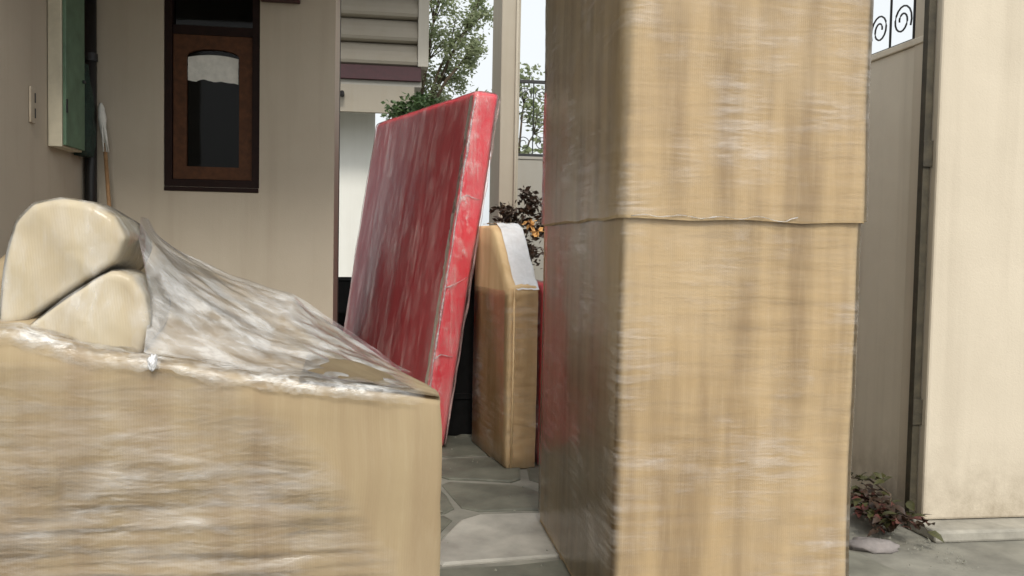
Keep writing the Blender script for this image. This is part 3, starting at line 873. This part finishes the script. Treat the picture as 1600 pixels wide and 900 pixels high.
loft(bm, rows); obj('stretch_film', bm, 'film', bx, True)
obj('edge_strip', tube(bmesh.new(), [(-.062, -.004, .01), (-.060, -.005, .5), (-.062, -.004, 1.05)], .007, 6), 'card_warm', bx, True)
db = thing('gap_panel', 'black panel added to darken the gap between red mattress and flat carton', 'board', (.49, 6.02, .003))
bm = B(-.19, .19, 0, .035, 0, 1.38, .006)  # added black panel, keeps the gap behind the carton dark
for v in bm.verts: v.co.x += .20 * v.co.z / 1.38; v.co.y += .06 * v.co.z / 1.38
obj('panel', bm, 'drum', db)
for k in range(2):
    bm = B(-.19, .19, -.012, -.001, .25 + .7 * k, .29 + .7 * k, .002)
    for v in bm.verts: v.co.x += .20 * v.co.z / 1.38; v.co.y += .06 * v.co.z / 1.38
    obj('batten', bm, 'drum', db)
r2_ = thing('wrapped_bed_board', 'narrow strip of a red wrapped bed board beside the flat carton', 'bed board', (.995, 5.14, .003), math.atan2(.125, .77))
obj('cover', slab_bm(.70, .11, 1.08, .0, .02, .006, 4.0, nz_=20), 'red', r2_, True)
obj('stretch_film', slab_bm(.70, .11, 1.08, .0, .02, .006, 4.0, .006, nz_=60, wr=.003), 'film_red', r2_, True)

# ------------------------------------------------------------------ dry plant and stone at the foot of the boundary wall
dp = thing('dry_plant', 'sprawling dry reddish plant at the foot of the boundary wall', 'plant', (2.37, 3.82, 0))
tips = []
for k in range(14):
    a = R(rnd.uniform(70, 290)); L_ = rnd.uniform(.14, .36)
    e = Vector((math.cos(a) * L_ * .55, math.sin(a) * L_ * 1.0 + .05, rnd.uniform(.02, .12)))
    m = e * .5 + Vector((0, 0, rnd.uniform(.03, .08)))
    obj('stem', tube(bmesh.new(), [(0, 0, 0), tuple(m), tuple(e)], [.006, .004, .002], 5), 'bark', dp)
    tips += [e, m, m.lerp(e, .5)]
e0 = [Vector((.03, .10 + .07 * k, .21 - .014 * k)) for k in range(6)]
obj('stem', tube(bmesh.new(), [(0, 0, 0), (.03, .06, .16), tuple(e0[2]), tuple(e0[5])], [.007, .006, .005, .003], 6), 'bark', dp)
def leaf_bm(s):
    bm = bmesh.new()
    ctr = [(0, 0, 0), (s * .3, 0, .10 * s), (s * .65, 0, .08 * s), (s, 0, -.06 * s)]
    w = [.02 * s, .24 * s, .2 * s, .0]
    loft(bm, [[(c[0], -w_, c[2] + .3 * w_), c, (c[0], w_, c[2] + .3 * w_)] for c, w_ in zip(ctr, w)])
    bmesh.ops.remove_doubles(bm, verts=bm.verts[:], dist=1e-5); return bm
protos = {}
def put_leaf(p, s, mat, parent):
    if mat not in protos:
        o = obj('leaf', leaf_bm(1.0), mat, parent, True, recalc=False); protos[mat] = o
    else:
        o = protos[mat].copy(); C.objects.link(o); o.parent = parent
    o.location = p; o.scale = (s, s, s)
    o.rotation_euler = (rnd.uniform(-.7, .7), rnd.uniform(-.6, .5), rnd.uniform(0, 6.28))
for t in tips:
    for q in range(5): put_leaf(t + Vector((rnd.gauss(0, .03), rnd.gauss(0, .04), rnd.uniform(-.01, .025))), rnd.uniform(.05, .085), rnd.choice(['leaf_red', 'leaf_brown', 'leaf_brown', 'leaf_olive']), dp)
for t in e0:
    for q in range(3): put_leaf(t + Vector((rnd.gauss(0, .015), rnd.gauss(0, .02), rnd.uniform(-.01, .015))), rnd.uniform(.05, .075), 'leaf_olive', dp)
st = bmesh.new(); bmesh.ops.create_icosphere(st, subdivisions=3, radius=1)
for v in st.verts:
    k = 1 + .6 * fb(v.co.x * 1.9, v.co.y * 1.4, v.co.z * 1.4)
    v.co = Vector((v.co.x * .12 * k, v.co.y * .06 * k, max(-.01, v.co.z * .035 * k)))
s_ = obj('stone', st, 'lilac', None, True); s_.location = (2.16, 3.60, .012); s_.rotation_euler = (0, 0, R(-12))
tag(s_, 'flat pale lilac stone on the ground before the dry plant', 'stone')
for o in list(C.objects):
    if o.name.startswith('leaf') and o.parent is None: bpy.data.objects.remove(o)
